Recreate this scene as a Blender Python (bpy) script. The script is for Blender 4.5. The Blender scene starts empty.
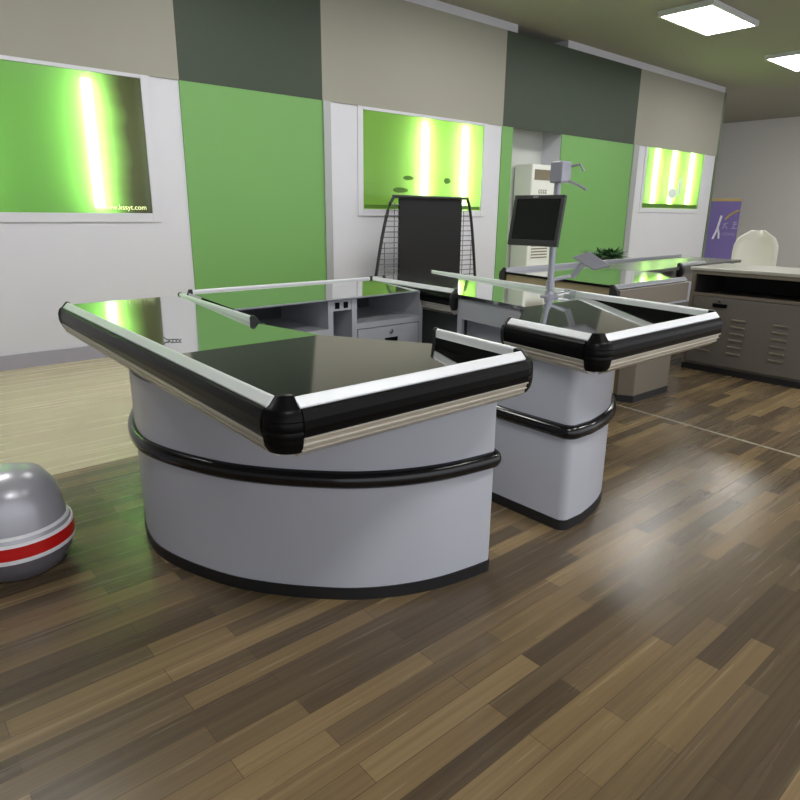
import bpy, bmesh, math, random
from mathutils import Vector, Matrix
random.seed(7)
S = bpy.context.scene
COL = S.collection
R = math.radians

# ------------------------------------------------------------------ materials
def mat(name, col, rough=.5, metal=0., spec=.5, emit=None, es=0., var=0., vscale=6., bump=0., bscale=200., coat=0.):
    m = bpy.data.materials.new(name); m.use_nodes = True
    nt = m.node_tree; b = nt.nodes['Principled BSDF']
    b.inputs['Base Color'].default_value = (*col, 1)
    b.inputs['Roughness'].default_value = rough
    b.inputs['Metallic'].default_value = metal
    b.inputs['Specular IOR Level'].default_value = spec
    b.inputs['Coat Weight'].default_value = coat
    if emit:
        b.inputs['Emission Color'].default_value = (*emit, 1); b.inputs['Emission Strength'].default_value = es
    tc = nt.nodes.new('ShaderNodeTexCoord')
    if var:
        n = nt.nodes.new('ShaderNodeTexNoise'); n.inputs['Scale'].default_value = vscale; n.inputs['Detail'].default_value = 4
        nt.links.new(tc.outputs['Object'], n.inputs['Vector'])
        mx = nt.nodes.new('ShaderNodeMix'); mx.data_type = 'RGBA'
        mx.inputs[6].default_value = (*[c*(1-var) for c in col], 1)
        mx.inputs[7].default_value = (*[min(1, c*(1+var)) for c in col], 1)
        nt.links.new(n.outputs['Fac'], mx.inputs[0]); nt.links.new(mx.outputs[2], b.inputs['Base Color'])
    if bump:
        n2 = nt.nodes.new('ShaderNodeTexNoise'); n2.inputs['Scale'].default_value = bscale
        nt.links.new(tc.outputs['Object'], n2.inputs['Vector'])
        bp = nt.nodes.new('ShaderNodeBump'); bp.inputs['Strength'].default_value = bump; bp.inputs['Distance'].default_value = .002
        nt.links.new(n2.outputs['Fac'], bp.inputs['Height']); nt.links.new(bp.outputs['Normal'], b.inputs['Normal'])
    return m

def srgb(r, g, b):
    f = lambda c: (c/255/12.92) if c/255 <= .04045 else ((c/255+.055)/1.055)**2.4
    return (f(r), f(g), f(b))

M = {}
M['wall'] = mat('white wall paint', srgb(206, 206, 214), .6, var=.03, vscale=1.5)
M['walldim'] = mat('white wall with painted-in shade', srgb(150, 148, 137), .7)  # dimness of the upper white wall put into the colour
M['green'] = mat('green wall paint', srgb(109, 160, 88), .55, var=.05, vscale=.8)
M['greendim'] = mat('green wall with painted-in shade', srgb(50, 62, 47), .6)  # dimness of the upper green panels put into the colour
M['trimgrey'] = mat('grey aluminium trim', srgb(165, 168, 168), .45, .3)
M['recess'] = mat('pale grey recess paint', srgb(198, 202, 196), .6)
M['base'] = mat('grey skirting', srgb(158, 156, 168), .5)
M['ceil'] = mat('ceiling paint', srgb(150, 148, 140), .8)
M['cream'] = mat('far grey wall', srgb(205, 203, 200), .7)
M['alu'] = mat('brushed white aluminium', srgb(215, 218, 222), .38, .25, bump=.05, bscale=90)
M['black'] = mat('black plastic bumper', srgb(9, 9, 10), .32, 0, .12)
M['belt'] = mat('glossy black belt', srgb(14, 14, 17), .16, 0, .45)
M['blackmat'] = mat('black rubber', srgb(24, 24, 26), .5)
M['strip'] = mat('champagne metal strip', srgb(206, 201, 190), .3, .6)
M['panel'] = mat('grey coated steel panel', srgb(181, 184, 194), .36, .04, var=.03, vscale=2.5, bump=.03, bscale=300)
M['body'] = mat('grey powder coat', srgb(178, 181, 188), .45, var=.03)
M['bodydark'] = mat('dark cabinet interior', srgb(78, 80, 84), .6)
M['silver'] = mat('silver tube', srgb(158, 159, 170), .35, .4)
M['screenframe'] = mat('monitor plastic', srgb(38, 39, 38), .4)
M['screen'] = mat('monitor glass', srgb(24, 28, 26), .16)
M['rack'] = mat('black rack metal', srgb(31, 31, 33), .6, spec=.25, var=.1, vscale=3)
M['rackframe'] = mat('black rack tube', srgb(28, 28, 30), .4)
M['wire'] = mat('grey rack wire', srgb(110, 110, 116), .4, .5)
M['acwhite'] = mat('air conditioner plastic', srgb(226, 228, 222), .4)
M['acdark'] = mat('vent slot', srgb(120, 112, 92), .6)
M['logo'] = mat('grey logo', srgb(120, 122, 124), .5)
M['taupe'] = mat('taupe coated metal', srgb(118, 110, 98), .4, .3, var=.04)
M['tan'] = mat('tan panel', srgb(158, 142, 112), .4, .1)
M['fcab'] = mat('bronze grey cabinet', srgb(110, 105, 98), .42, .25, var=.05)
M['fin'] = mat('cabinet inside', srgb(40, 37, 36), .6)
M['ftop'] = mat('pale grey counter top', srgb(176, 174, 164), .3, .3)
M['dtop'] = mat('dark grey counter top', srgb(112, 114, 108), .25, .4)
M['greyrail'] = mat('grey aluminium rail', srgb(172, 174, 182), .35, .5)
M['purple'] = mat('purple banner', srgb(110, 96, 158), .6)
M['yellow'] = mat('yellow print', srgb(176, 152, 84), .6)
M['white'] = mat('white print', srgb(216, 212, 226), .6)
M['lilac'] = mat('pale lilac print', srgb(158, 150, 190), .6)
M['chair'] = mat('cream chair shell', srgb(214, 213, 200), .45)
M['chrome'] = mat('chrome', srgb(200, 200, 204), .15, 1.)
M['leaf'] = mat('dark green leaves', srgb(40, 84, 36), .5, var=.4, vscale=9)
M['pot'] = mat('dark pot', srgb(52, 48, 44), .6)
M['cansilver'] = mat('silver canister shell', srgb(170, 170, 178), .3, .35)
M['candark'] = mat('grey canister base', srgb(116, 112, 122), .35, .3)
M['canwhite'] = mat('white line', srgb(228, 228, 232), .35)
M['red'] = mat('glossy red band', srgb(186, 22, 22), .25, 0, .5)
M['wirebit'] = mat('dark wire', srgb(40, 42, 40), .5)
M['signtext'] = mat('pale yellow letters', srgb(230, 240, 180), .5, emit=srgb(228, 240, 170), es=.9)
M['seam'] = mat('floor seam strip', srgb(165, 158, 142), .4)
M['tubewide'] = mat('bright fluorescent tube', (1, 1, 1), .5, emit=(1, 1, .97), es=27.)
M['housing'] = mat('grey lamp housing', srgb(150, 156, 146), .6)
M['tube'] = mat('fluorescent tube', (1, 1, 1), .5, emit=(1, 1, .97), es=55.)
M['lamp'] = mat('ceiling lamp diffuser', (1, 1, 1), .5, emit=(1, .985, .96), es=20.)

def steel():
    m = bpy.data.materials.new('brushed stainless worktop'); m.use_nodes = True
    nt = m.node_tree; b = nt.nodes['Principled BSDF']
    b.inputs['Base Color'].default_value = (.60, .60, .585, 1); b.inputs['Metallic'].default_value = 1
    tc = nt.nodes.new('ShaderNodeTexCoord'); mp = nt.nodes.new('ShaderNodeMapping'); mp.inputs['Scale'].default_value = (3, 260, 3)
    n = nt.nodes.new('ShaderNodeTexNoise'); n.inputs['Scale'].default_value = 2
    nt.links.new(tc.outputs['Object'], mp.inputs['Vector']); nt.links.new(mp.outputs['Vector'], n.inputs['Vector'])
    mr = nt.nodes.new('ShaderNodeMapRange'); mr.inputs[3].default_value = .05; mr.inputs[4].default_value = .09
    nt.links.new(n.outputs['Fac'], mr.inputs[0]); nt.links.new(mr.outputs[0], b.inputs['Roughness'])
    return m
M['steel'] = steel()

def wood():
    m = bpy.data.materials.new('laminate plank floor'); m.use_nodes = True
    nt = m.node_tree; L = nt.links; N = nt.nodes.new; b = nt.nodes['Principled BSDF']
    tc = N('ShaderNodeTexCoord')
    def bricks(w, h, off):
        br = N('ShaderNodeTexBrick'); br.offset = .37; br.offset_frequency = 2; br.squash = 1
        br.inputs['Scale'].default_value = 1; br.inputs['Brick Width'].default_value = w; br.inputs['Row Height'].default_value = h
        br.inputs['Mortar Size'].default_value = off; br.inputs['Mortar Smooth'].default_value = .3; br.inputs['Bias'].default_value = 0
        br.inputs['Color1'].default_value = (0, 0, 0, 1); br.inputs['Color2'].default_value = (1, 1, 1, 1); br.inputs['Mortar'].default_value = (.0, .0, .0, 1)
        L.new(tc.outputs['Object'], br.inputs['Vector']); return br
    br = bricks(.62, .070, .001)
    # fine long grain along the boards and a slower tone drift inside each board
    mp = N('ShaderNodeMapping'); mp.inputs['Scale'].default_value = (.45, 30, 1); L.new(tc.outputs['Object'], mp.inputs['Vector'])
    n1 = N('ShaderNodeTexNoise'); n1.inputs['Scale'].default_value = 2.2; n1.inputs['Detail'].default_value = 3; L.new(mp.outputs['Vector'], n1.inputs['Vector'])
    mp2 = N('ShaderNodeMapping'); mp2.inputs['Scale'].default_value = (.4, 12, 1); L.new(tc.outputs['Object'], mp2.inputs['Vector'])
    n2 = N('ShaderNodeTexNoise'); n2.inputs['Scale'].default_value = 2.4; n2.inputs['Detail'].default_value = 3; L.new(mp2.outputs['Vector'], n2.inputs['Vector'])
    a = N('ShaderNodeMath'); a.operation = 'MULTIPLY'; a.inputs[1].default_value = .5; L.new(br.outputs['Color'], a.inputs[0])
    a1 = N('ShaderNodeMath'); a1.operation = 'MULTIPLY_ADD'; a1.inputs[1].default_value = .36; L.new(n1.outputs['Fac'], a1.inputs[0]); L.new(a.outputs[0], a1.inputs[2])
    a2 = N('ShaderNodeMath'); a2.operation = 'MULTIPLY_ADD'; a2.inputs[1].default_value = .22; L.new(n2.outputs['Fac'], a2.inputs[0]); L.new(a1.outputs[0], a2.inputs[2])
    cr = N('ShaderNodeValToRGB'); e = cr.color_ramp.elements
    e[0].position = .25; e[0].color = (*srgb(74, 62, 48), 1); e[1].position = .88; e[1].color = (*srgb(142, 122, 88), 1)
    k = cr.color_ramp.elements.new(.5); k.color = (*srgb(98, 84, 64), 1)
    k = cr.color_ramp.elements.new(.68); k.color = (*srgb(120, 101, 72), 1)
    L.new(a2.outputs[0], cr.inputs['Fac'])
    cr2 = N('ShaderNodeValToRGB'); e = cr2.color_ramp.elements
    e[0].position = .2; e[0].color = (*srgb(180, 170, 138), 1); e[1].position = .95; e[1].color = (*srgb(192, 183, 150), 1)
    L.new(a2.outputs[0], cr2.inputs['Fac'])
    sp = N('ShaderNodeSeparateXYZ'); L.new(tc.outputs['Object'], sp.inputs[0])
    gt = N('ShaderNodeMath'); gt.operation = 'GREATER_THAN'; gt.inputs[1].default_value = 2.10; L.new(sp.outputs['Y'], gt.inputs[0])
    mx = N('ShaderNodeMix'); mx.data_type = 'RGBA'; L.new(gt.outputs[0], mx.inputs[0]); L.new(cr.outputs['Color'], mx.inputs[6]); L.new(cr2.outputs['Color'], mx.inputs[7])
    # dark joints
    mj = N('ShaderNodeMix'); mj.data_type = 'RGBA'; mj.blend_type = 'MULTIPLY'
    ml = N('ShaderNodeMath'); ml.operation = 'MULTIPLY'; ml.inputs[1].default_value = .3; L.new(br.outputs['Fac'], ml.inputs[0]); L.new(ml.outputs[0], mj.inputs[0])
    L.new(mx.outputs[2], mj.inputs[6]); mj.inputs[7].default_value = (.25, .22, .18, 1)
    L.new(mj.outputs[2], b.inputs['Base Color'])
    mr = N('ShaderNodeMapRange'); mr.inputs[3].default_value = .25; mr.inputs[4].default_value = .29; L.new(n2.outputs['Fac'], mr.inputs[0]); L.new(mr.outputs[0], b.inputs['Roughness'])
    b.inputs['Specular IOR Level'].default_value = .42
    return m
M['wood'] = wood()

def acrylic(name, col, cold, ink=None):
    """light-box face: coloured acrylic lit from behind by real tubes"""
    m = bpy.data.materials.new(name); m.use_nodes = True
    nt = m.node_tree; L = nt.links; N = nt.nodes.new
    nt.nodes.remove(nt.nodes['Principled BSDF']); out = nt.nodes['Material Output']
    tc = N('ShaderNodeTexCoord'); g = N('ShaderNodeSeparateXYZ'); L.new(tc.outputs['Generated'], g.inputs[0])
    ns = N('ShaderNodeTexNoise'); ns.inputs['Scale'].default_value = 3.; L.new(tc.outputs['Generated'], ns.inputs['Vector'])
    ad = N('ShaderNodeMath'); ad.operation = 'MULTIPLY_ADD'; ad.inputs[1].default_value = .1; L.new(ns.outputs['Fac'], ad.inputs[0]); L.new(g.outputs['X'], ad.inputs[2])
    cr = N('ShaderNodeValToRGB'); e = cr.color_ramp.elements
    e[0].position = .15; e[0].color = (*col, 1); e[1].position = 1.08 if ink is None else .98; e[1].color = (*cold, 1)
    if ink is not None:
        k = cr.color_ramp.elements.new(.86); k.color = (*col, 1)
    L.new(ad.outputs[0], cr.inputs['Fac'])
    t = N('ShaderNodeBsdfTranslucent'); d = N('ShaderNodeBsdfDiffuse'); gl = N('ShaderNodeBsdfGlossy'); gl.inputs['Roughness'].default_value = .2
    L.new(cr.outputs['Color'], t.inputs['Color']); L.new(cr.outputs['Color'], d.inputs['Color'])
    m1 = N('ShaderNodeMixShader'); m1.inputs[0].default_value = .3; L.new(t.outputs[0], m1.inputs[1]); L.new(d.outputs[0], m1.inputs[2])
    m2 = N('ShaderNodeMixShader'); m2.inputs[0].default_value = .03; L.new(m1.outputs[0], m2.inputs[1]); L.new(gl.outputs[0], m2.inputs[2])
    tr = N('ShaderNodeBsdfTransparent'); m3 = N('ShaderNodeMixShader'); m3.inputs[0].default_value = .2; L.new(m2.outputs[0], m3.inputs[1]); L.new(tr.outputs[0], m3.inputs[2])
    L.new(m3.outputs[0], out.inputs['Surface'])
    return m
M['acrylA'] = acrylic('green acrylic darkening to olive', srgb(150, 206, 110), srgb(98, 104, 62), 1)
M['acrylB'] = acrylic('lime acrylic', srgb(176, 222, 112), srgb(186, 228, 124))
M['printdark'] = mat('dark green print', srgb(78, 120, 28), .5)
M['printpale'] = mat('pale print', srgb(226, 236, 232), .5)

# ------------------------------------------------------------------ mesh helpers
def link(name, bm, m, parent=None, bevel=0., smooth=False, loc=None):
    bmesh.ops.recalc_face_normals(bm, faces=bm.faces[:])
    me = bpy.data.meshes.new(name); bm.to_mesh(me); bm.free()
    if smooth:
        for p in me.polygons: p.use_smooth = True
        try: me.set_sharp_from_angle(angle=R(38))
        except Exception: pass
    me.materials.append(M[m] if isinstance(m, str) else m)
    o = bpy.data.objects.new(name, me); COL.objects.link(o)
    if parent: o.parent = parent
    if loc: o.location = loc
    if bevel:
        b = o.modifiers.new('bevel', 'BEVEL'); b.width = bevel; b.segments = 2; b.limit_method = 'ANGLE'; b.angle_limit = R(40)
    return o

def tag(o, label=None, cat=None, group=None, kind=None):
    if label: o['label'] = label
    if cat: o['category'] = cat
    if group: o['group'] = group
    if kind: o['kind'] = kind
    return o

def empty(name, loc, label, cat, group=None):
    o = bpy.data.objects.new(name, None); COL.objects.link(o); o.empty_display_size = .1
    o.location = (0, 0, 0)
    o['base'] = loc
    return tag(o, label, cat, group)

def settle():
    """move every Empty to its thing's base while the parts stay where they are"""
    for o in list(S.objects):
        if o.type == 'EMPTY' and 'base' in o.keys():
            loc = Vector(o['base']); del o['base']
            o.location = loc
            for c in o.children: c.location = c.location - loc

def box(bm, x0, x1, y0, y1, z0, z1):
    vs = [bm.verts.new(p) for p in ((x0,y0,z0),(x1,y0,z0),(x1,y1,z0),(x0,y1,z0),(x0,y0,z1),(x1,y0,z1),(x1,y1,z1),(x0,y1,z1))]
    for f in ((0,3,2,1),(4,5,6,7),(0,1,5,4),(1,2,6,5),(2,3,7,6),(3,0,4,7)): bm.faces.new([vs[i] for i in f])
    return vs
def B(*bs):
    bm = bmesh.new()
    for b in bs: box(bm, *b)
    return bm
def prism(bm, poly, z0, z1):
    """poly of (u,v); z0/z1 numbers or functions of (u,v)"""
    f0 = z0 if callable(z0) else (lambda u, v: z0); f1 = z1 if callable(z1) else (lambda u, v: z1)
    a = [bm.verts.new((u, v, f0(u, v))) for u, v in poly]; b = [bm.verts.new((u, v, f1(u, v))) for u, v in poly]
    n = len(poly)
    bm.faces.new(a[::-1]); bm.faces.new(b)
    for i in range(n): bm.faces.new((a[i], a[(i+1) % n], b[(i+1) % n], b[i]))
    return bm
def PR(poly, z0, z1): return prism(bmesh.new(), poly, z0, z1)
def extr(bm, p0, p1, out, prof):
    """sweep closed profile (o,z) from p0 to p1; o runs along the outward direction"""
    p0 = Vector((*p0, 0)) if len(p0) == 2 else Vector(p0); p1 = Vector((*p1, 0)) if len(p1) == 2 else Vector(p1)
    d = (p1-p0).normalized(); out = Vector((out[0], out[1], 0)); out = (out-d*out.dot(d)).normalized()
    A = [bm.verts.new(p0+out*o+Vector((0,0,z))) for o, z in prof]; C = [bm.verts.new(p1+out*o+Vector((0,0,z))) for o, z in prof]
    n = len(prof); bm.faces.new(A[::-1]); bm.faces.new(C)
    for i in range(n): bm.faces.new((A[i], A[(i+1) % n], C[(i+1) % n], C[i]))
    return bm
def revolve(bm, piv, prof, a0, a1, n=10):
    """sweep an OPEN profile (r,z) round a vertical axis; closed with caps at both ends"""
    rows = []
    for i in range(n+1):
        a = a0+(a1-a0)*i/n; rows.append([bm.verts.new((piv[0]+r*math.cos(a), piv[1]+r*math.sin(a), z)) for r, z in prof])
    for i in range(n):
        for j in range(len(prof)-1): bm.faces.new((rows[i][j], rows[i+1][j], rows[i+1][j+1], rows[i][j+1]))
        bm.faces.new((rows[i][-1], rows[i+1][-1], rows[i+1][0], rows[i][0]))
    bm.faces.new(rows[0]); bm.faces.new(rows[-1][::-1])
    return bm
def lathe(bm, c, prof, n=40):
    rows = []
    for i in range(n):
        a = 2*math.pi*i/n; rows.append([bm.verts.new((c[0]+r*math.cos(a), c[1]+r*math.sin(a), z)) for r, z in prof])
    for i in range(n):
        q = rows[i]; w = rows[(i+1) % n]
        for j in range(len(prof)-1): bm.faces.new((q[j], w[j], w[j+1], q[j+1]))
    bm.faces.new([rows[i][0] for i in range(n)][::-1]); bm.faces.new([rows[i][-1] for i in range(n)])
    return bm
def tube(bm, pts, r, n=10, closed=False):
    pts = [Vector(p) for p in pts]; rings = []
    for i, p in enumerate(pts):
        d = ((pts[min(i+1, len(pts)-1)]-pts[max(i-1, 0)])).normalized()
        a = Vector((0,0,1)) if abs(d.z) < .9 else Vector((1,0,0))
        x = d.cross(a).normalized(); y = d.cross(x).normalized()
        rings.append([bm.verts.new(p+x*r*math.cos(2*math.pi*k/n)+y*r*math.sin(2*math.pi*k/n)) for k in range(n)])
    for i in range(len(pts)-1):
        for k in range(n): bm.faces.new((rings[i][k], rings[i+1][k], rings[i+1][(k+1) % n], rings[i][(k+1) % n]))
    bm.faces.new(rings[0][::-1]); bm.faces.new(rings[-1])
    return bm
def T(pts, r, n=10): return tube(bmesh.new(), pts, r, n)
def spline(pts, k=6):
    out = []
    P = [Vector(p) for p in pts]
    for i in range(len(P)-1):
        a, b, c, d = P[max(i-1, 0)], P[i], P[i+1], P[min(i+2, len(P)-1)]
        for j in range(k):
            t = j/k
            out.append(.5*((2*b)+(c-a)*t+(2*a-5*b+4*c-d)*t*t+(3*b-a-3*c+d)*t**3))
    out.append(P[-1]); return [(p.x, p.y) for p in out]
def obox(bm, c, ax, ay, az, sx, sy, sz):
    """oriented box, c centre"""
    vs = []
    for sgn in ((-1,-1,-1),(1,-1,-1),(1,1,-1),(-1,1,-1),(-1,-1,1),(1,-1,1),(1,1,1),(-1,1,1)):
        vs.append(bm.verts.new(c+ax*sx/2*sgn[0]+ay*sy/2*sgn[1]+az*sz/2*sgn[2]))
    for f in ((0,3,2,1),(4,5,6,7),(0,1,5,4),(1,2,6,5),(2,3,7,6),(3,0,4,7)): bm.faces.new([vs[i] for i in f])
    return bm
def text(name, s, size, m, parent, mtx, extrude=.001, align='LEFT'):
    cu = bpy.data.curves.new(name, 'FONT'); cu.body = s; cu.size = size; cu.extrude = extrude; cu.align_x = align
    o = bpy.data.objects.new(name, cu); COL.objects.link(o)
    dg = bpy.context.evaluated_depsgraph_get(); me = bpy.data.meshes.new_from_object(o.evaluated_get(dg))
    bpy.data.objects.remove(o)
    me.transform(mtx); me.materials.clear(); me.materials.append(M[m])
    o = bpy.data.objects.new(name, me); COL.objects.link(o); o.parent = parent
    return o

# ------------------------------------------------------------------ setting
WV = 4.717                       # the long back wall stands along v = WV
HD = 2.38                        # lower edge of the upper wall's shade, painted into its colour
def struct(name, bm, m, parent=None, **k):
    o = link(name, bm, m, parent, **k)
    if parent is None: o['kind'] = 'structure'
    return o
struct('floor', B((-6, 19, -5, 9, -.1, 0)), 'wood')
struct('trim_1', B((0, 6, -.008, .008, 0, .003)), 'seam')
o = bpy.data.objects['trim_1']; o.rotation_euler.z = R(-85.3-4.7+4.5+180); o.location = (3.235, 1.15, 0); o.rotation_euler.z = math.atan2(-.86, -.078)
LB = {'left': (-.55, 1.49, 1.248, 2.35), 'mid': (3.88, 5.84, 1.31, 2.35), 'right': (9.94, 12.01, 1.395, 2.45)}
def seg(u0, u1, holes):
    out = []; x = u0
    for a, c, z0, z1 in holes:
        a -= .02; c += .02; z0 -= .02; z1 += .02
        out += [(x, a, WV, WV+.2, 0, 3.6), (a, c, WV, WV+.2, 0, z0), (a, c, WV, WV+.2, z1, 3.6)]; x = c
    return out+[(x, u1, WV, WV+.2, 0, 3.6)]
wb = struct('wall_back', B(*seg(-6, 6.41, [LB['left'], LB['mid']]), (6.41, 7.5, WV+.35, WV+.45, 0, 3.6), *seg(7.5, 12.52, [LB['right']]), (7.5, 7.56, WV+.2, WV+.45, 0, 3.6), (6.35, 6.41, WV+.2, WV+.45, 0, 3.6)), 'wall')
def wp(name, u0, u1, z0, z1, m, d=.006): return link(name, B((u0, u1, WV-d, WV-.0005, z0, z1)), m, wb)
for (a, c) in ((1.83, 3.35), (6.19, 6.41), (7.5, 9.46)):
    wp('green_panel', a, c, .0, HD, 'green', .012); 
for (a, c) in ((1.83, 3.35), (6.19, 9.46)):
    link('painted_shade_panel', B((a, c, WV-.014, WV-.0005, HD, 3.5)), 'greendim', wb)  # unseen top of the green wall, shade painted in as dark green
for (a, c) in ((-6, 1.83), (3.35, 6.19), (9.46, 12.52)):
    link('painted_shade_panel', B((a, c, WV-.014, WV-.0005, HD, 3.5)), 'walldim', wb)  # unseen top of the white wall, shade painted in as taupe
for (a, c) in ((3.35, 3.44), (9.46, 9.62)): wp('edge_trim', a, c, 0, HD, 'trimgrey', .03)
link('recess_side', B((6.41, 6.42, WV, WV+.35, 0, 2.5)), 'green', wb)
link('recess_back', B((6.42, 7.5, WV+.33, WV+.35, 0, 3.5)), 'recess', wb)
link('end_post', B((12.49, 12.56, WV-.02, WV+.22, 0, 3.5)), mat('green end post', srgb(92, 108, 84), .5), wb)
struct('baseboard_back', B((-6, 1.83, WV-.02, WV-.0005, 0, .12), (3.44, 6.19, WV-.02, WV-.0005, 0, .12), (9.62, 12.49, WV-.02, WV-.0005, 0, .12)), 'base')
struct('wall_right', B((17.5, 17.7, -5, 9, 0, 3.6)), 'cream')
struct('wall_far', B((12.6, 17.5, 8.8, 9.0, 0, 3.6)), 'cream')
struct('wall_left', B((-6.2, -6, -5, 9, 0, 3.6)), 'wall')
struct('ceiling', B((-6.2, 17.7, -5, 9, 3.6, 3.7)), 'ceil')

# ceiling lamps (above and outside the frame, they light the place; the far right one is added)
lampn = 0
where = {-.6: 'nearest the left wall', 2.2: 'above the two front counters', 5.0: 'above the bronze cabinet', 7.8: 'above the bare floor on the right', 11.: 'by the passage', 14.6: 'added to brighten the far right wall'}  # last lamp is added to brighten the far right wall
for v, row in ((-1.6, 'front'), (2.9, 'rear')):
    for u in (-.6, 2.2, 5.0, 7.8, 11., 14.6):
        if row == 'front' and u > 9: continue
        t = empty('ceiling_light', (u, v, 3.54), 'white rectangular ceiling light of the %s row, %s' % (row, where[u]), 'ceiling light', 'ceiling lights')
        link('diffuser', B((u-.6, u+.6, v-.3, v+.3, 3.545, 3.56)), 'lamp', t)
        link('frame', B((u-.63, u+.63, v-.33, v-.3, 3.54, 3.6), (u-.63, u+.63, v+.3, v+.33, 3.54, 3.6), (u-.63, u-.6, v-.3, v+.3, 3.54, 3.6), (u+.6, u+.63, v-.3, v+.3, 3.54, 3.6)), 'alu', t)

# ------------------------------------------------------------------ light boxes on the wall
def lightbox(key, face, tubes, label):
    u0, u1, z0, z1 = LB[key]
    t = empty('light_box', ((u0+u1)/2, WV, z0-.1), label, 'light box', 'green light boxes on the back wall')
    f = .075; d = .012; e = .015
    bm = B((u0-f, u0, WV-d, WV-.001, z0-f, z1+f), (u1, u1+f, WV-d, WV-.001, z0-f, z1+f), (u0, u1, WV-d, WV-.001, z0-f, z0), (u0, u1, WV-d, WV-.001, z1, z1+f))
    link('frame', bm, 'wall', t, bevel=.003)
    bm = B((u0-e, u0, WV, WV+.13, z0-e, z1+e), (u1, u1+e, WV, WV+.13, z0-e, z1+e), (u0, u1, WV, WV+.13, z0-e, z0), (u0, u1, WV, WV+.13, z1, z1+e), (u0-e, u1+e, WV+.13, WV+.14, z0-e, z1+e))
    link('housing', bm, 'housing', t)
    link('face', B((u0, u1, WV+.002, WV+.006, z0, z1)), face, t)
    dt = .095 if key == 'left' else .045
    for x in tubes: link('lamp_tube', T([(x, WV+dt, z0+.04), (x, WV+dt, z1-.04)], .042 if key == 'left' else .024, 16), 'tubewide' if key == 'left' else 'tube', t)
    return t
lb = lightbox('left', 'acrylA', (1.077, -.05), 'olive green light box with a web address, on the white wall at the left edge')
text('lettering', 'www.kssyt.com', .060, 'signtext', lb, Matrix.Translation((1.06, WV+.001, 1.278)) @ Matrix.Rotation(R(90), 4, 'X'))
lb = lightbox('mid', 'acrylB', (4.84, 5.53), 'lime light box on the wall behind the black display rack')
def fishy(c, w, h):
    bm = bmesh.new(); n = 16
    bm.faces.new([bm.verts.new((c[0]+w*math.cos(2*math.pi*i/n)*(1 if math.cos(2*math.pi*i/n) > 0 else .7), WV-.001, c[1]+h*math.sin(2*math.pi*i/n))) for i in range(n)])
    r = bmesh.ops.extrude_face_region(bm, geom=bm.faces[:]); bmesh.ops.translate(bm, vec=(0, .002, 0), verts=[x for x in r['geom'] if isinstance(x, bmesh.types.BMVert)])
    return bm
for c, w, h in (((4.42, 1.53), .14, .03), ((5.2, 1.66), .07, .035), ((4.55, 1.67), .10, .025)): link('printed_leaf', fishy(c, w, h), 'printdark', lb)
link('printed_band', B((3.9, 5.82, WV-.001, WV+.001, 1.32, 1.36)), 'printdark', lb)
lb = lightbox('right', 'acrylB', (10.34, 10.95, 11.63), 'lime light box on the white wall beside the passage, rightmost of the three')
link('printed_band', B((9.96, 11.99, WV-.001, WV+.001, 1.40, 1.47)), 'printdark', lb)
for c, w, h in (((10.95, 1.66), .2, .09), ((11.2, 1.78), .06, .16)): link('printed_shape', fishy(c, w, h), 'printpale', lb)

# ------------------------------------------------------------------ checkout counters
RAIL = [(0, .824), (0, .850), (.003, .856), (.009, .858), (.013, .856), (.031, .838), (.032, .834), (.028, .829), (.012, .824)]
BUMP = [(.001, .748), (.001, .8239), (.012, .8239), (.028, .829), (.032, .833), (.040, .830), (.045, .822), (.049, .806), (.049, .785), (.044, .762), (.034, .748)]
STRIP = [(.001, .748), (.034, .748), (.043, .763), (.048, .7625), (.048, .759), (.042, .757), (.039, .745), (.043, .7445), (.043, .7415), (.037, .740), (.033, .728), (.036, .7275), (.035, .7245), (.029, .722), (.004, .704), (.001, .704)]
CAPO = [(o-.004 if o > .02 else o, z) for o, z in [(-.017, .845), (-.016, .860), (.007, .861), (.012, .858), (.031, .838), (.041, .833), (.048, .823), (.053, .806), (.0515, .803), (.053, .800), (.0535, .782), (.052, .779), (.0535, .776), (.053, .762), (.0515, .759), (.052, .756), (.048, .738), (.038, .722), (-.015, .716)]]
ENDO = [(-.004, .735), (-.004, .853), (.002, .861), (.014, .861), (.035, .838), (.046, .830), (.054, .808), (.053, .78), (.047, .758), (.034, .735)]
def rail(parent, p0, p1, out, e0=None, e1=None, lab=None):
    r = link('edge_rail', extr(bmesh.new(), p0, p1, out, RAIL), 'alu', parent, bevel=.002)
    b = link('bumper', extr(bmesh.new(), p0, p1, out, BUMP), 'black', r, bevel=.002)
    s = link('metal_strip', extr(bmesh.new(), p0, p1, out, STRIP), 'strip', r)
    d = (Vector(p1)-Vector(p0)).normalized()
    for p, sg, on in ((p0, -1, e0), (p1, 1, e1)):
        if on:
            q = Vector(p)+d*sg*.014
            link('end_cap', extr(bmesh.new(), p, q, out, ENDO), 'blackmat' if on == 1 else 'black', r, bevel=.003)
    return r
def corner(parent, piv, a0, a1, R0=.022):
    return link('corner_cap', revolve(bmesh.new(), piv, [(R0+o, z) for o, z in CAPO], R(a0), R(a1)), 'black', parent, smooth=True)
def offset(path, d):
    out = []
    for i, p in enumerate(path):
        a = Vector(path[max(i-1, 0)]); b = Vector(path[min(i+1, len(path)-1)]); t = (b-a).normalized()
        out.append((p[0]+t.y*d, p[1]-t.x*d))
    return out
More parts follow.
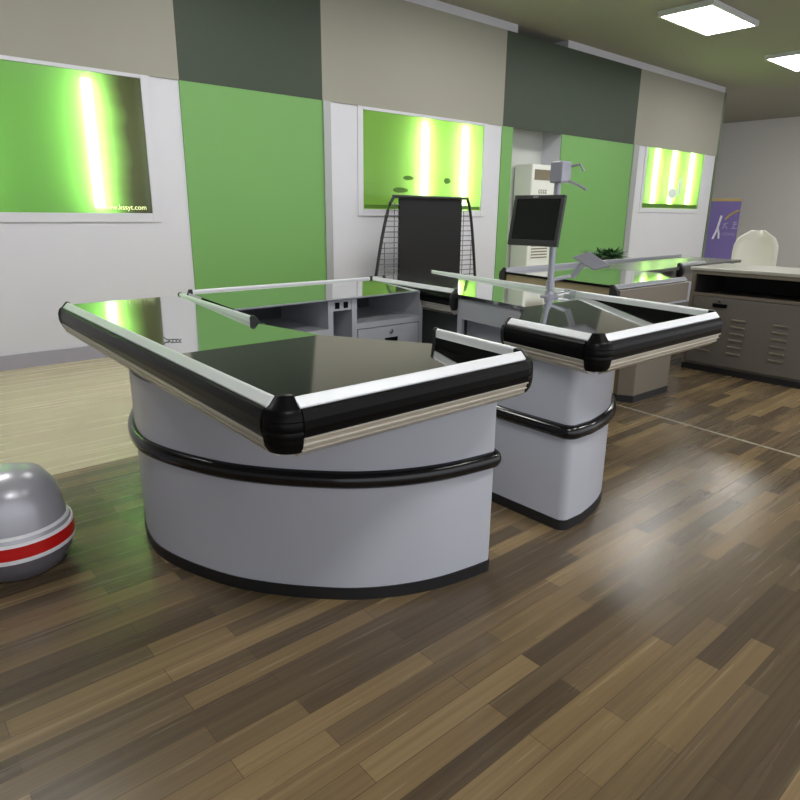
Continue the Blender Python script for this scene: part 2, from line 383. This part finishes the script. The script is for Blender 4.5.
def pedestal(parent, face, rest, top=.70, belt=(.415, .475), flip=1):
    """face: visible curved run of the footprint, rest: the hidden closing points"""
    pd = link('pedestal', PR(face+rest, .0, top), 'panel', parent, smooth=True)
    kf = offset(face, .004*flip)
    link('kick_base', PR(kf+offset(face, -.02*flip)[::-1], .0, .045), 'blackmat', pd, smooth=True)
    z0, z1 = belt; bm = bmesh.new(); prof = []
    for k in range(9):
        a = -math.pi/2+math.pi*k/8; prof.append((.028*math.cos(a), (z0+z1)/2+(z1-z0)/2*math.sin(a)))
    rows = []
    for o, z in prof:
        rows.append([bm.verts.new((x, y, z)) for x, y in offset(face, o*flip)])
    for j in range(len(rows)-1):
        for i in range(len(face)-1): bm.faces.new((rows[j][i], rows[j][i+1], rows[j+1][i+1], rows[j+1][i]))
    for i in (0, -1): bm.faces.new([r[i] for r in rows])
    link('belt_bumper', bm, 'belt', pd, smooth=True)
    return pd

# --- near-left counter
A = empty('checkout_counter', (.4, .9, 0), 'large grey checkout counter with wide curved front, nearest the camera on the left', 'checkout counter', 'grey checkout counters with black bumpers')
zs = lambda u, v: .826-.092*(.76-v)
link('worktop', PR([(.0, .76), (.615, .76), (.535, 1.12), (.60, 2.05), (.056, 2.02)], .808, lambda u, v: .826+.017*(v-.76)), 'steel', A)
link('bagging_tray', PR([(.0, .0), (.892, .0), (.934, .46), (.615, .76), (.0, .76)], lambda u, v: zs(u, v)-.008, zs), 'steel', A)
link('under_frame', PR([(.0, .0), (.892, .0), (.934, .46), (.629, .78), (.55, 1.12), (.60, 2.05), (.056, 2.02)], .712, .745), 'body', A)
rail(A, (.056, 2.02), (.0, .026), (-1, 0), e0=1)
rail(A, (.026, .0), (.868, .0), (0, -1))
rail(A, (.894, .026), (.936, .455), (1, 0), e1=1)
rail(A, (.60, 2.06), (.527, 1.146), (1, 0), e0=1, e1=1)
corner(A, (.026, .026), 180, 270)
corner(A, (.868, .026), 270, 360)
fA = spline([(.40, 1.95), (.27, 1.75), (.155, 1.5), (.085, 1.35), (.042, 1.228), (.012, 1.092), (.008, .971), (.042, .814), (.117, .623), (.207, .483), (.307, .366), (.414, .266), (.541, .189), (.69, .134), (.870, .104)], 4)
def arc(c, r, a0, a1, n=5): return [(c[0]+r*math.cos(R(a0+(a1-a0)*i/n)), c[1]+r*math.sin(R(a0+(a1-a0)*i/n))) for i in range(n+1)]
fA = fA[:-1] + arc((.890, .128), .024, 262, 360) + [(.914, .30)]
pA = pedestal(A, fA, [(.914, .45), (.62, .76), (.54, 1.1), (.56, 1.98)])
sm = bmesh.new()
for z0, z1 in ((.047, .412), (.478, .70)): tube(sm, [(.074, .7305, z0), (.074, .7305, z1)], .0016, 6)
link('panel_seam', sm, 'bodydark', pA)
w = link('cable_twist', tube(bmesh.new(), [(.100+.0011*i, .985-.0009*i+.010*math.sin(i*.62+.4*math.sin(i*.9))*(1-i/50), .8335+.0025*math.cos(i*.75)+(.006 if i < 6 else 0)) for i in range(44)], .0017, 6), 'wirebit'); tag(w, 'small dark twist of wire lying on the reflective top of the left counter', 'wire')

# --- near-right counter, mirrored, with the long leg running back to the right
D = empty('checkout_counter', (2.0, .9, 0), 'grey checkout counter with narrow front pedestal on the right, carrying the monitor pole', 'checkout counter', 'grey checkout counters with black bumpers')
def Lout(v): return 2.292+.173*v          # outer edge of the long leg
def Lin(v): return 1.855+.12*(v-.72)      # inner edge of the long leg
link('worktop', PR([(Lin(.76), .76), (Lout(.76), .76), (Lout(2.33), 2.33), (Lin(2.3), 2.3)], .81, lambda u, v: .826+.012*(v-.76)), 'steel', D)
link('bagging_tray', PR([(1.326, .0), (2.290, .0), (Lout(.76), .76), (Lin(.76), .76), (1.377, .445)], lambda u, v: zs(u, v)-.008, zs), 'steel', D)
link('under_frame', PR([(1.326, .0), (2.290, .0), (Lout(2.33), 2.33), (Lin(2.3)+.02, 2.3), (Lin(.78)+.02, .78), (1.377, .445)], .712, .745), 'body', D)
rail(D, (1.377, .445), (1.327, .022), (-1, 0), e0=1)
rail(D, (1.348, .0), (2.266, .0), (0, -1))
rail(D, (Lout(.026), .026), (Lout(.86), .86), (1, 0))
rail(D, (Lout(.95), .95), (Lout(2.33), 2.33), (1, 0), e1=1)
rail(D, (2.02, 2.19), (1.95, 1.335), (-1, 0), e0=1, e1=1)
link('rail_joint', extr(bmesh.new(), (Lout(.86), .86), (Lout(.95), .95), (1, 0), [(o, z+.002) for o, z in RAIL]), 'silver', D)
corner(D, (1.350, .022), 180, 270)
corner(D, (2.266, .026), 270, 360)
fD = [(1.364, .50), (1.364, .40), (1.364, .30)] + arc((1.402, .142), .038, 180, 262, 7) + spline([(1.474, .100), (1.604, .122), (1.719, .157), (1.822, .209), (1.95, .30), (2.06, .42), (2.15, .62), (2.22, .9), (2.24, 1.15)])[1:]
pD = pedestal(D, fD, [(2.24, 1.5), (2.05, 1.5), (1.95, .80), (1.9, .55)], belt=(.406, .466))
# inner side of the long leg: apron, posts, shelf, back, all of it standing on the floor
def side(v0, v1, z0, z1, t=.02, off=.015):
    return PR([(Lin(v0)+off, v0), (Lin(v1)+off, v1), (Lin(v1)+off+t, v1), (Lin(v0)+off+t, v0)], z0, z1)
link('apron', side(.80, 1.31, .690, .81), 'body', D)
link('side_post', side(1.27, 1.31, .0, .69), 'body', D)
link('side_post', side(.80, .83, .0, .69), 'body', D)
link('shelf', PR([(Lin(.83)+.02, .83), (Lout(.83)-.08, .83), (Lout(2.2)-.08, 2.2), (Lin(2.2)+.03, 2.2)], .42, .44), 'bodydark', D)
link('outer_panel', PR([(Lout(.9)-.06, .9), (Lout(2.25)-.06, 2.25), (Lout(2.25)-.08, 2.25), (Lout(.9)-.08, .9)], .0, .70), 'panel', D)
link('end_panel', PR([(Lin(2.2)+.03, 2.20), (Lout(2.2)-.08, 2.20), (Lout(2.2)-.08, 2.22), (Lin(2.2)+.03, 2.22)], .0, .70), 'body', D)
link('side_panel', side(1.31, 2.2, .0, .695, off=.08), 'bodydark', D)

# --- cashier desk bridging the two counters at the back
C = empty('cashier_desk', (1.3, 1.9, 0), 'grey cashier desk with open shelves and locked drawer, bridging the two counters at the back', 'desk')
F = 1.62
link('worktop', PR([(.665, 1.565), (1.90, 1.60), (1.945, 2.15), (.69, 2.15)], .816, lambda u, v: .826+.033*(v-1.58)), 'steel', C)
link('front_lip', PR([(.665, 1.560), (1.90, 1.595), (1.90, 1.60), (.665, 1.565)], .819, .8265), 'silver', C)
r = link('edge_rail', extr(bmesh.new(), (.713, 2.15), (1.97, 2.165), (0, 1), RAIL), 'alu', C, bevel=.002)
link('bumper', extr(bmesh.new(), (.713, 2.15), (1.97, 2.165), (0, 1), BUMP), 'black', r)
link('metal_strip', extr(bmesh.new(), (.713, 2.15), (1.97, 2.165), (0, 1), STRIP), 'strip', r)
for x, y, s in ((.713, 2.15, -1), (1.97, 2.165, 1)): link('end_cap', extr(bmesh.new(), (x, y), (x+.016*s, y), (0, 1), ENDO), 'blackmat', r)
link('back_panel', B((.69, 1.95, 2.12, 2.14, .0, .816)), 'bodydark', C)
for a, c in ((.69, .71), (1.246, 1.279), (1.408, 1.443), (1.921, 1.95)):
    link('divider', B((a, c, F, 2.12, .0, .816)), 'body', C)
link('shelf', B((.71, 1.246, F, 2.12, .625, .657)), 'body', C)
link('shelf', B((1.443, 1.921, F, 2.12, .635, .668)), 'body', C)
link('bottom_shelf', B((.71, 1.246, F+.02, 2.12, .05, .07)), 'body', C)
sp = link('socket_panel', B((1.279, 1.408, F+.004, F+.02, .752, .811)), 'body', C)
for x in (1.309, 1.367): link('power_socket', B((x-.014, x+.014, F-.002, F+.004, .764, .799)), 'black', sp, bevel=.002)
link('niche_floor', B((1.279, 1.408, F+.01, 2.12, .40, .42)), 'body', C)
dr = link('drawer', B((1.449, 1.915, F-.004, F+.016, .40, .630)), 'body', C, bevel=.003)
bm = bmesh.new(); lathe(bm, (0, 0), [(.014, 0), (.014, .006), (.009, .008)], 16); bm.transform(Matrix.Translation((1.692, F-.004, .598)) @ Matrix.Rotation(R(90), 4, 'X'))
lk = link('lock', bm, 'chrome', dr); tag(lk, 'small round chrome lock')
link('handle_slot', B((1.645, 1.745, F-.006, F-.003, .535, .562)), 'black', dr)
link('lower_door', B((1.449, 1.915, F-.004, F+.016, .06, .395)), 'body', C, bevel=.003)
cb = link('storage_box', B((.78, .90, 1.70, 1.85, .657, .72)), 'bodydark'); tag(cb, 'dark grey small box standing on the open shelf of the cashier desk', 'box')

# ------------------------------------------------------------------ pole with arm, and the monitor on it
PU, PV = 2.29, .93
P_ = empty('pole_stand', (PU, PV, .828), 'silver pole with a side arm and tilted plate, standing on the right counter', 'pole stand')
bm = bmesh.new(); lathe(bm, (PU, PV), [(.052, .828), (.052, .834), (.03, .84), (.026, .86), (.019, .862)], 24); link('flange', bm, 'silver', P_, smooth=True)
link('pole', T([(PU, PV, .83), (PU, PV, 1.50)], .0175, 16), 'silver', P_, smooth=True)
bm = bmesh.new(); lathe(bm, (PU, PV), [(.024, .872), (.024, .92)], 20); link('clamp_collar', bm, 'silver', P_, smooth=True)
AU = 2.39
link('arm', T([(PU+.01, PV+.0, .90), (2.36, .96, .915), (2.43, .91, .935), (2.45, .885, .945)], .011), 'silver', P_, smooth=True)
link('knuckle', T([(2.445, .892, .935), (2.45, .875, .962), (2.45, .855, .99), (2.45, .83, 1.02)], .017, 12), 'silver', P_, smooth=True)
kx = Vector((0, -.203, -.042)).normalized(); ky = Vector((.55, -.05, -.05)); ky = Vector((.045, -.06, .03)).normalized()
p1, p2, p3, p4 = (Vector(q) for q in ((2.43, .897, 1.047), (2.47, .815, 1.080), (2.47, .675, 1.013), (2.43, .750, .985)))
bm = bmesh.new(); a = [bm.verts.new(p) for p in (p1, p2, p3, p4)]; nn = (p2-p1).cross(p4-p1).normalized()
b_ = [bm.verts.new(p+nn*.014) for p in (p1, p2, p3, p4)]
bm.faces.new(a); bm.faces.new(b_[::-1])
for i in range(4): bm.faces.new((a[i], b_[i], b_[(i+1) % 4], a[(i+1) % 4]))
link('holder_plate', bm, 'silver', P_, bevel=.003)
link('clamp_bar', T([(PU+.03, PV-.02, .84), (PU+.12, PV-.05, .852)], .010), 'chrome', P_, smooth=True)
hb = link('head_bracket', B((PU-.04, PU+.045, PV-.05, PV+.03, 1.44, 1.55)), 'silver', P_, bevel=.008)
link('lever', T([(PU+.03, PV-.05, 1.45), (PU+.06, PV-.10, 1.425), (PU+.07, PV-.135, 1.405)], .008), 'silver', P_, smooth=True)
link('lever', T([(PU+.03, PV-.02, 1.52), (PU+.06, PV-.09, 1.535), (PU+.07, PV-.11, 1.50)], .007), 'silver', P_, smooth=True)
Mo = empty('monitor', (2.224, 1.016, 1.1), 'black square monitor tilted back on the silver pole', 'monitor')
ya, ti, s = 3.192, .177, .961
hd = Vector((math.cos(ya), math.sin(ya), 0)); nrm = hd*math.cos(ti)+Vector((0,0,1))*math.sin(ti); upv = -hd*math.sin(ti)+Vector((0,0,1))*math.cos(ti); rgt = upv.cross(nrm)
c0 = Vector((2.224, 1.016, 1.244)); w_, h_ = .34*s, .285*s
bm = bmesh.new()
for cx, cy, ww, hh in ((0, h_/2-.010, w_, .020), (0, -h_/2+.016, w_, .032), (-w_/2+.010, .006, .020, h_-.052), (w_/2-.010, .006, .020, h_-.052)):
    obox(bm, c0+rgt*cx+upv*cy-nrm*.012, rgt, upv, nrm, ww, hh, .024)
link('bezel', bm, 'screenframe', Mo, bevel=.002)
link('screen', obox(bmesh.new(), c0+upv*.006-nrm*.010, rgt, upv, nrm, w_-.04, h_-.052, .012), 'screen', Mo)
link('back_shell', obox(bmesh.new(), c0-nrm*.034, rgt, upv, nrm, w_*.86, h_*.84, .022), 'screenframe', Mo, bevel=.008)
link('maker_mark', obox(bmesh.new(), c0+upv*(h_/2-.010)-rgt*.02+nrm*.0006, rgt, upv, nrm, .034, .012, .002), 'logo', Mo)
link('mount', T([c0-nrm*.04, Vector((PU, PV, 1.24))], .014), 'silver', Mo)

# ------------------------------------------------------------------ checkout behind on the right
E_ = empty('checkout_counter', (3.4, 1.4, 0), 'taupe and tan checkout counter behind the right one, in front of the green panel', 'checkout counter')
def Ein(v): return 3.09+.2*(v-.9)
link('worktop', PR([(Ein(.92), .92), (3.80, .92), (4.30, 1.35), (4.30, 2.13), (Ein(2.13), 2.13)], .81, .828), 'steel', E_)
r = link('edge_rail', extr(bmesh.new(), (Ein(2.13), 2.13), (6.5, 2.23), (0, 1), RAIL), 'greyrail', E_)
link('end_cap', extr(bmesh.new(), (Ein(2.13), 2.13), (Ein(2.13)-.02, 2.13), (0, 1), ENDO), 'blackmat', r)
link('bumper', extr(bmesh.new(), (Ein(2.13), 2.13), (6.5, 2.23), (0, 1), BUMP), 'greyrail', r)
r = link('edge_rail', extr(bmesh.new(), (2.90, .905), (3.83, .905), (0, -1), RAIL), 'greyrail', E_)
link('end_cap', extr(bmesh.new(), (2.90, .905), (2.875, .905), (0, -1), ENDO), 'blackmat', r)
link('nose_panel', extr(bmesh.new(), (2.90, .905), (3.80, .905), (0, -1), [(0, .826), (.058, .826), (.058, .70), (0, .70)]), 'taupe', r)
link('nose_frame', B((3.80, 3.835, .845, .92, .70, .826), (2.90, 3.835, .845, .90, .690, .703)), 'greyrail', E_)
link('edge_lip', PR([(Ein(.92)-.012, .92), (Ein(.92), .92), (Ein(2.13), 2.13), (Ein(2.13)-.012, 2.13)], .812, .8285), 'black', E_)
link('side_panel', PR([(Ein(.95), .95), (Ein(.95)+.02, .95), (Ein(2.13)+.02, 2.13), (Ein(2.13), 2.13)], .10, .812), 'tan', E_)
link('back_panel', PR([(Ein(2.13), 2.11), (4.3, 2.11), (4.3, 2.13), (Ein(2.13), 2.13)], .0, .80), 'taupe', E_)
pE = link('pedestal', PR([(3.352, .925), (3.823, .915), (3.823, 1.5), (3.30, 1.5), (3.30, 1.02)], .0, .80), 'taupe', E_, bevel=.004)
link('kick_base', PR([(3.35, .921), (3.826, .911), (3.826, 1.3), (3.296, 1.3), (3.296, 1.02)], .0, .05), 'blackmat', pE)
link('under_frame', PR([(Ein(.95)+.02, .95), (3.8, .95), (4.28, 1.37), (4.28, 2.1), (Ein(2.1)+.02, 2.1)], .72, .80), 'taupe', E_)

G = empty('counter', (5.4, 1.9, 0), 'low dark-topped grey counter in front of the white wall beside the bronze cabinet', 'counter')
link('worktop', PR([(4.31, 1.50), (6.6, 1.62), (6.6, 2.13), (4.31, 2.13)], .80, .828), 'dtop', G)
link('body', PR([(4.33, 1.56), (6.58, 1.68), (6.58, 2.10), (4.33, 2.10)], .0, .80), 'fcab', G)
r = link('edge_rail', extr(bmesh.new(), (5.10, 1.56), (5.66, 1.6), (0, -1), RAIL), 'greyrail', G)
link('end_cap', extr(bmesh.new(), (5.10, 1.56), (5.06, 1.56), (0, -1), ENDO), 'blackmat', r)

K = empty('cabinet', (5.0, .8, 0), 'bronze grey metal cabinet with open compartment, black handle and louvres', 'cabinet')
K0, K1_ = .25, 1.245
link('body', B((4.72, 5.35, K0, K1_, .05, .635), (4.72, 5.35, K1_-.02, K1_, .635, .84), (4.72, 5.35, K0, K0+.02, .635, .84), (5.3, 5.35, K0, K1_, .635, .84)), 'fcab', K)
link('compartment_lining', B((4.74, 5.29, K0+.021, K0+.03, .637, .835), (4.74, 5.29, K1_-.03, K1_-.021, .637, .835), (5.285, 5.297, K0+.03, K1_-.03, .637, .835)), 'fin', K)
link('worktop', B((4.69, 5.37, K0-.02, K1_+.02, .84, .865)), 'ftop', K, bevel=.003)
link('frame_edge', B((4.70, 4.72, K1_-.03, K1_, .05, .84), (4.70, 4.72, K0, K1_-.03, .81, .84), (4.70, 4.72, K0, K1_-.03, .635, .66)), 'taupe', K)
kd = link('door', B((4.70, 4.72, K0+.01, K1_-.035, .07, .628)), 'fcab', K, bevel=.003)
hd_ = link('handle', B((4.682, 4.70, .925, 1.04, .555, .585)), 'black', kd, bevel=.004)
bm = bmesh.new(); lathe(bm, (0, 0), [(.012, 0), (.012, .008), (.008, .01)], 14); bm.transform(Matrix.Translation((4.70, .985, .607)) @ Matrix.Rotation(R(-90), 4, 'Y')); link('lock', bm, 'chrome', kd)
for y in (1.07, .82, .5):
    for i in range(6):
        z = .46-i*.055
        bm = bmesh.new()
        prf = [(4.70, z-.010), (4.690, z-.008), (4.688, z+.002), (4.70, z+.012)]
        a = [bm.verts.new((x, y-.055, q)) for x, q in prf]; c = [bm.verts.new((x, y+.055, q)) for x, q in prf]
        bm.faces.new(a); bm.faces.new(c[::-1])
        for j in range(4): bm.faces.new((a[j], c[j], c[(j+1) % 4], a[(j+1) % 4]))
        link('louvre', bm, 'taupe', kd)
link('kick_base', B((4.71, 5.33, K0+.01, K1_-.005, 0, .05)), 'blackmat', K)

# potted plant on the counter behind
Pl = empty('potted_plant', (5.62, 2.62, 0), 'small leafy potted plant showing above the counter rail before the green panel', 'plant')
pc = (5.62, 2.62)
bm = bmesh.new(); lathe(bm, pc, [(.13, 0), (.17, .80), (.18, .815), (.18, .83), (.16, .83), (.155, .80)], 28); link('pot', bm, 'pot', Pl, smooth=True)
bm = bmesh.new()
for i in range(200):
    a = random.uniform(0, 2*math.pi); el = random.uniform(.05, 1.1); L_ = random.uniform(.10, .22)
    if i < 6: a, el, L_ = R(150+random.uniform(-14, 14)), random.uniform(.25, .5), random.uniform(.30, .36)
    d = Vector((math.cos(a)*math.cos(el), math.sin(a)*math.cos(el), math.sin(el)*.75)); base = Vector((pc[0]+random.uniform(-.08, .08), pc[1]+random.uniform(-.08, .08), .83))
    w = d.cross(Vector((0, 0, 1))).normalized()*random.uniform(.011, .02); m0 = base+d*L_*.55; tip = base+d*L_+Vector((0, 0, -.02)); st = base+d*L_*.2
    vs = [bm.verts.new(q) for q in (st, m0+w, tip, m0-w)]; mid = bm.verts.new(m0+Vector((0, 0, .006)))
    for q in range(4): bm.faces.new((vs[q], vs[(q+1) % 4], mid))
lf = link('foliage', bm, 'leaf', Pl); sd = lf.modifiers.new('solid', 'SOLIDIFY'); sd.thickness = .001

# ------------------------------------------------------------------ black display rack before the wall
Rk = empty('display_rack', (4.55, 4.3, 0), 'black display rack with bowed side posts and wire mesh, standing before the white wall', 'display rack')
RV = 4.3
link('back_board', B((4.06, 5.045, RV-.012, RV+.012, .10, 1.43)), 'rack', Rk)
def post(sg):
    cx = 4.55
    def X(z): t = min(1, max(0, 1.445-z)/1.3); return (.57+.24*t**.62) if sg > 0 else -(.58+.33*t**.62)
    return [(cx+X(1.445-1.4*i/18), RV-.02, 1.445-1.4*i/18) for i in range(19)]
for sg in (-1, 1): link('side_post', T(post(sg), .018, 10), 'rackframe', Rk, smooth=True)
link('top_bar', T([(3.955, RV-.02, 1.445), (5.13, RV-.02, 1.445)], .018), 'rackframe', Rk, smooth=True)
for sg in (-1, 1):
    bm = bmesh.new(); pts = post(sg)
    for i in range(22):
        z = 1.36-i*.058
        k = min(range(19), key=lambda q: abs(pts[q][2]-z)); xe = pts[k][0]; xi = 4.06 if sg < 0 else 5.045
        tube(bm, [(xe, RV, z), (xi, RV, z)], .006, 6)
    for xx in ((4.0, 3.86) if sg < 0 else (5.10, 5.25)):
        zt = 1.38 if abs(xx-4.55) < .6 else .95
        tube(bm, [(xx, RV+.008, zt), (xx, RV+.008, .1)], .005, 6)
    link('wire_mesh', bm, 'wire', Rk)
for x in (3.66, 5.33):
    link('foot', B((x-.03, x+.03, RV-.25, RV+.2, 0, .04)), 'rackframe', Rk, bevel=.005)
link('base_bar', B((3.66, 5.33, RV-.03, RV, .04, .1)), 'rackframe', Rk)

# ------------------------------------------------------------------ floor-standing air conditioner in the recess
AC = empty('air_conditioner', (7.0, WV+.05, 0), 'white floor-standing air conditioner in the pale recess behind the monitor', 'air conditioner')
a0, a1 = 6.86, 7.40; av = WV-.02
link('cabinet', B((a0, a1, av, av+.32, .05, 1.95)), 'acwhite', AC, bevel=.02)
link('foot_plinth', B((a0+.02, a1-.02, av+.02, av+.3, 0, .05)), 'acdark', AC)
gb = link('intake_grille', B((a0+.06, a1-.06, av-.006, av, .62, .98)), 'acwhite', AC)
for i in range(8): link('vent_slot', B((a0+.08, a1-.08, av-.009, av-.005, .65+i*.042, .668+i*.042)), 'acdark', gb)
link('outlet', B((a0+.06, a1-.06, av-.006, av, 1.74, 1.88)), 'acdark', AC)
bm = bmesh.new()
for x, w_ in ((7.05, .035), (7.10, .03), (7.15, .03), (7.20, .035)):
    tube(bm, [(x+w_/2*math.cos(t*.7), av-.003, 1.585+.025*math.sin(t*.7)) for t in range(1, 9)], .005, 6)
link('maker_mark', bm, 'logo', AC)

# ------------------------------------------------------------------ banner and chair at the far right
Bn = empty('banner_stand', (14.0, 5.1, 0), 'purple banner with white figure logo and yellow swoosh, beyond the end of the white wall', 'banner')
fwd = Vector((.90, .43, 0)).normalized(); sd_ = Vector((fwd.y, -fwd.x, 0)); up = Vector((0, 0, 1)); bc = Vector((13.72, 5.32, 0))
def bq(x, z): return bc+sd_*x+up*z
link('sheet', obox(bmesh.new(), bq(.28, .86), sd_, up, fwd, .78, 1.44, .01), 'purple', Bn)
link('top_strip', obox(bmesh.new(), bq(.28, 1.60), sd_, up, fwd, .78, .05, .014), 'yellow', Bn)
link('base_box', obox(bmesh.new(), bq(.28, .07), sd_, fwd, up, .8, .2, .14), 'trimgrey', Bn)
link('support_pole', T([bq(.28, .1)+fwd*.03, bq(.28, 1.58)+fwd*.03], .012), 'trimgrey', Bn)
def stroke(pts, r):
    return tube(bmesh.new(), [bq(x, z)-fwd*.008 for x, z in pts], r, 8)
link('logo_figure', stroke([(.325, 1.28), (.30, 1.15), (.275, .99), (.21, .79)], .024), 'white', Bn)
link('logo_figure', stroke([(.285, 1.02), (.315, .91), (.325, .80)], .02), 'white', Bn)
link('swoosh', stroke([(.40, 1.20), (.48, 1.29), (.57, 1.35), (.65, 1.385)], .02), 'yellow', Bn)
bm = bmesh.new()
for st in ([(-.02, 1.18), (-.06, 1.06)], [(-.06, 1.15), (.03, 1.17)], [(-.02, 1.12), (.03, 1.06)], [(.12, 1.19), (.20, 1.19)], [(.12, 1.15), (.2, 1.15)], [(.16, 1.21), (.14, 1.06)], [(.10, 1.07), (.22, 1.07)]):
    tube(bm, [bq(x+.44, z-.05)-fwd*.008 for x, z in st], .011, 6)
link('lettering', bm, 'lilac', Bn)
mt = Matrix((( sd_.x, 0, -fwd.x, 0), (sd_.y, 0, -fwd.y, 0), (0, 1, 0, 0), (0, 0, 0, 1)))
text('lettering', 'COAN', .085, 'lilac', Bn, Matrix.Translation(bq(.37, .87)-fwd*.007) @ mt)

Ch = empty('chair', (7.3, 1.8, 0), 'cream round-backed chair standing behind the bronze cabinet at the right edge', 'chair')
cc = Vector((7.4, 1.80, 0))
cf = Vector((.93, .36, 0)).normalized(); cs = Vector((cf.y, -cf.x, 0))
bm = bmesh.new(); n = 9; rows = []
for j in range(9):
    z = .46+.66*j/8; hw = .235 if j < 6 else .235*math.sqrt(max(.03, 1-((j-5.4)/2.75)**2)); rows.append([])
    for i in range(n):
        t = -1+2*i/(n-1); p = cc+cs*hw*t+cf*(-.06*t*t+.03*(j/8))+Vector((0, 0, z)); rows[-1].append(bm.verts.new(p))
for j in range(8):
    for i in range(n-1): bm.faces.new((rows[j][i], rows[j][i+1], rows[j+1][i+1], rows[j+1][i]))
o = link('backrest', bm, 'chair', Ch, smooth=True); q = o.modifiers.new('s', 'SOLIDIFY'); q.thickness = .02
link('seat', obox(bmesh.new(), cc+cf*.2*-1+Vector((0, 0, .45)), cs, cf, up, .45, .44, .035), 'chair', Ch, bevel=.012)
for a, b in ((-1, 0), (1, 0), (-1, 1), (1, 1)):
    p = cc+cs*.18*a-cf*(.04+.34*b); link('leg', T([p+Vector((0, 0, .435)), p+cs*.03*a+Vector((0, 0, 0))], .012), 'chrome', Ch, smooth=True)

# ------------------------------------------------------------------ silver canister at the left edge
cv = (-.413, 1.262)
Cn = empty('canister', (cv[0], cv[1], 0), 'round silver canister with a glossy red band between white lines, at the left edge', 'canister')
def ring(z0, z1, r0, r1, name, m, parent=Cn, k=5):
    prof = [(r0+(r1-r0)*i/k, z0+(z1-z0)*i/k) for i in range(k+1)]
    return link(name, lathe(bmesh.new(), cv, prof, 48), m, parent, smooth=True)
bm = lathe(bmesh.new(), cv, [(.13, 0), (.150, .012), (.176, .055), (.188, .095)], 48); link('lower_shell', bm, 'candark', Cn, smooth=True)
ring(.095, .112, .191, .194, 'white_line', 'canwhite')
ring(.112, .158, .194, .194, 'red_band', 'red')
ring(.158, .170, .193, .190, 'white_line', 'canwhite')
ring(.170, .182, .187, .182, 'grey_band', 'cansilver')
ring(.182, .192, .182, .176, 'white_line', 'canwhite')
bm = lathe(bmesh.new(), cv, [(.174, .192), (.166, .25), (.150, .31), (.115, .36), (.05, .385), (.02, .388)], 48); link('upper_shell', bm, 'cansilver', Cn, smooth=True)

settle()

# ------------------------------------------------------------------ world, camera, view
w = bpy.data.worlds.new('world'); S.world = w; w.use_nodes = True
w.node_tree.nodes['Background'].inputs[0].default_value = (.94, .96, 1, 1); w.node_tree.nodes['Background'].inputs[1].default_value = 1.4

PITCH, ROLL, YAW, FPX = 16.4, .6, 41., 638.
p = R(PITCH); y = R(YAW); rl = R(ROLL)
hf = Vector((math.sin(y), math.cos(y), 0)); rt0 = Vector((math.cos(y), -math.sin(y), 0)); Zv = Vector((0, 0, 1))
fw = hf*math.cos(p)-Zv*math.sin(p); up0 = rt0.cross(fw)
rt = rt0*math.cos(rl)+up0*math.sin(rl); upc = -rt0*math.sin(rl)+up0*math.cos(rl)
cam = bpy.data.cameras.new('camera'); co = bpy.data.objects.new('camera', cam); COL.objects.link(co)
cam.sensor_width = 36; cam.lens = 36*FPX/800; cam.clip_start = .05; cam.clip_end = 60
m = Matrix((rt, upc, -fw)).transposed().to_4x4(); m.translation = Vector((-.738, -1.269, 1.28)); co.matrix_world = m
S.camera = co
vs = S.view_settings; vs.view_transform = 'Standard'; vs.look = 'None'; vs.gamma = 1; vs.use_curve_mapping = False; vs.exposure = .08
S.cycles.max_bounces = 10
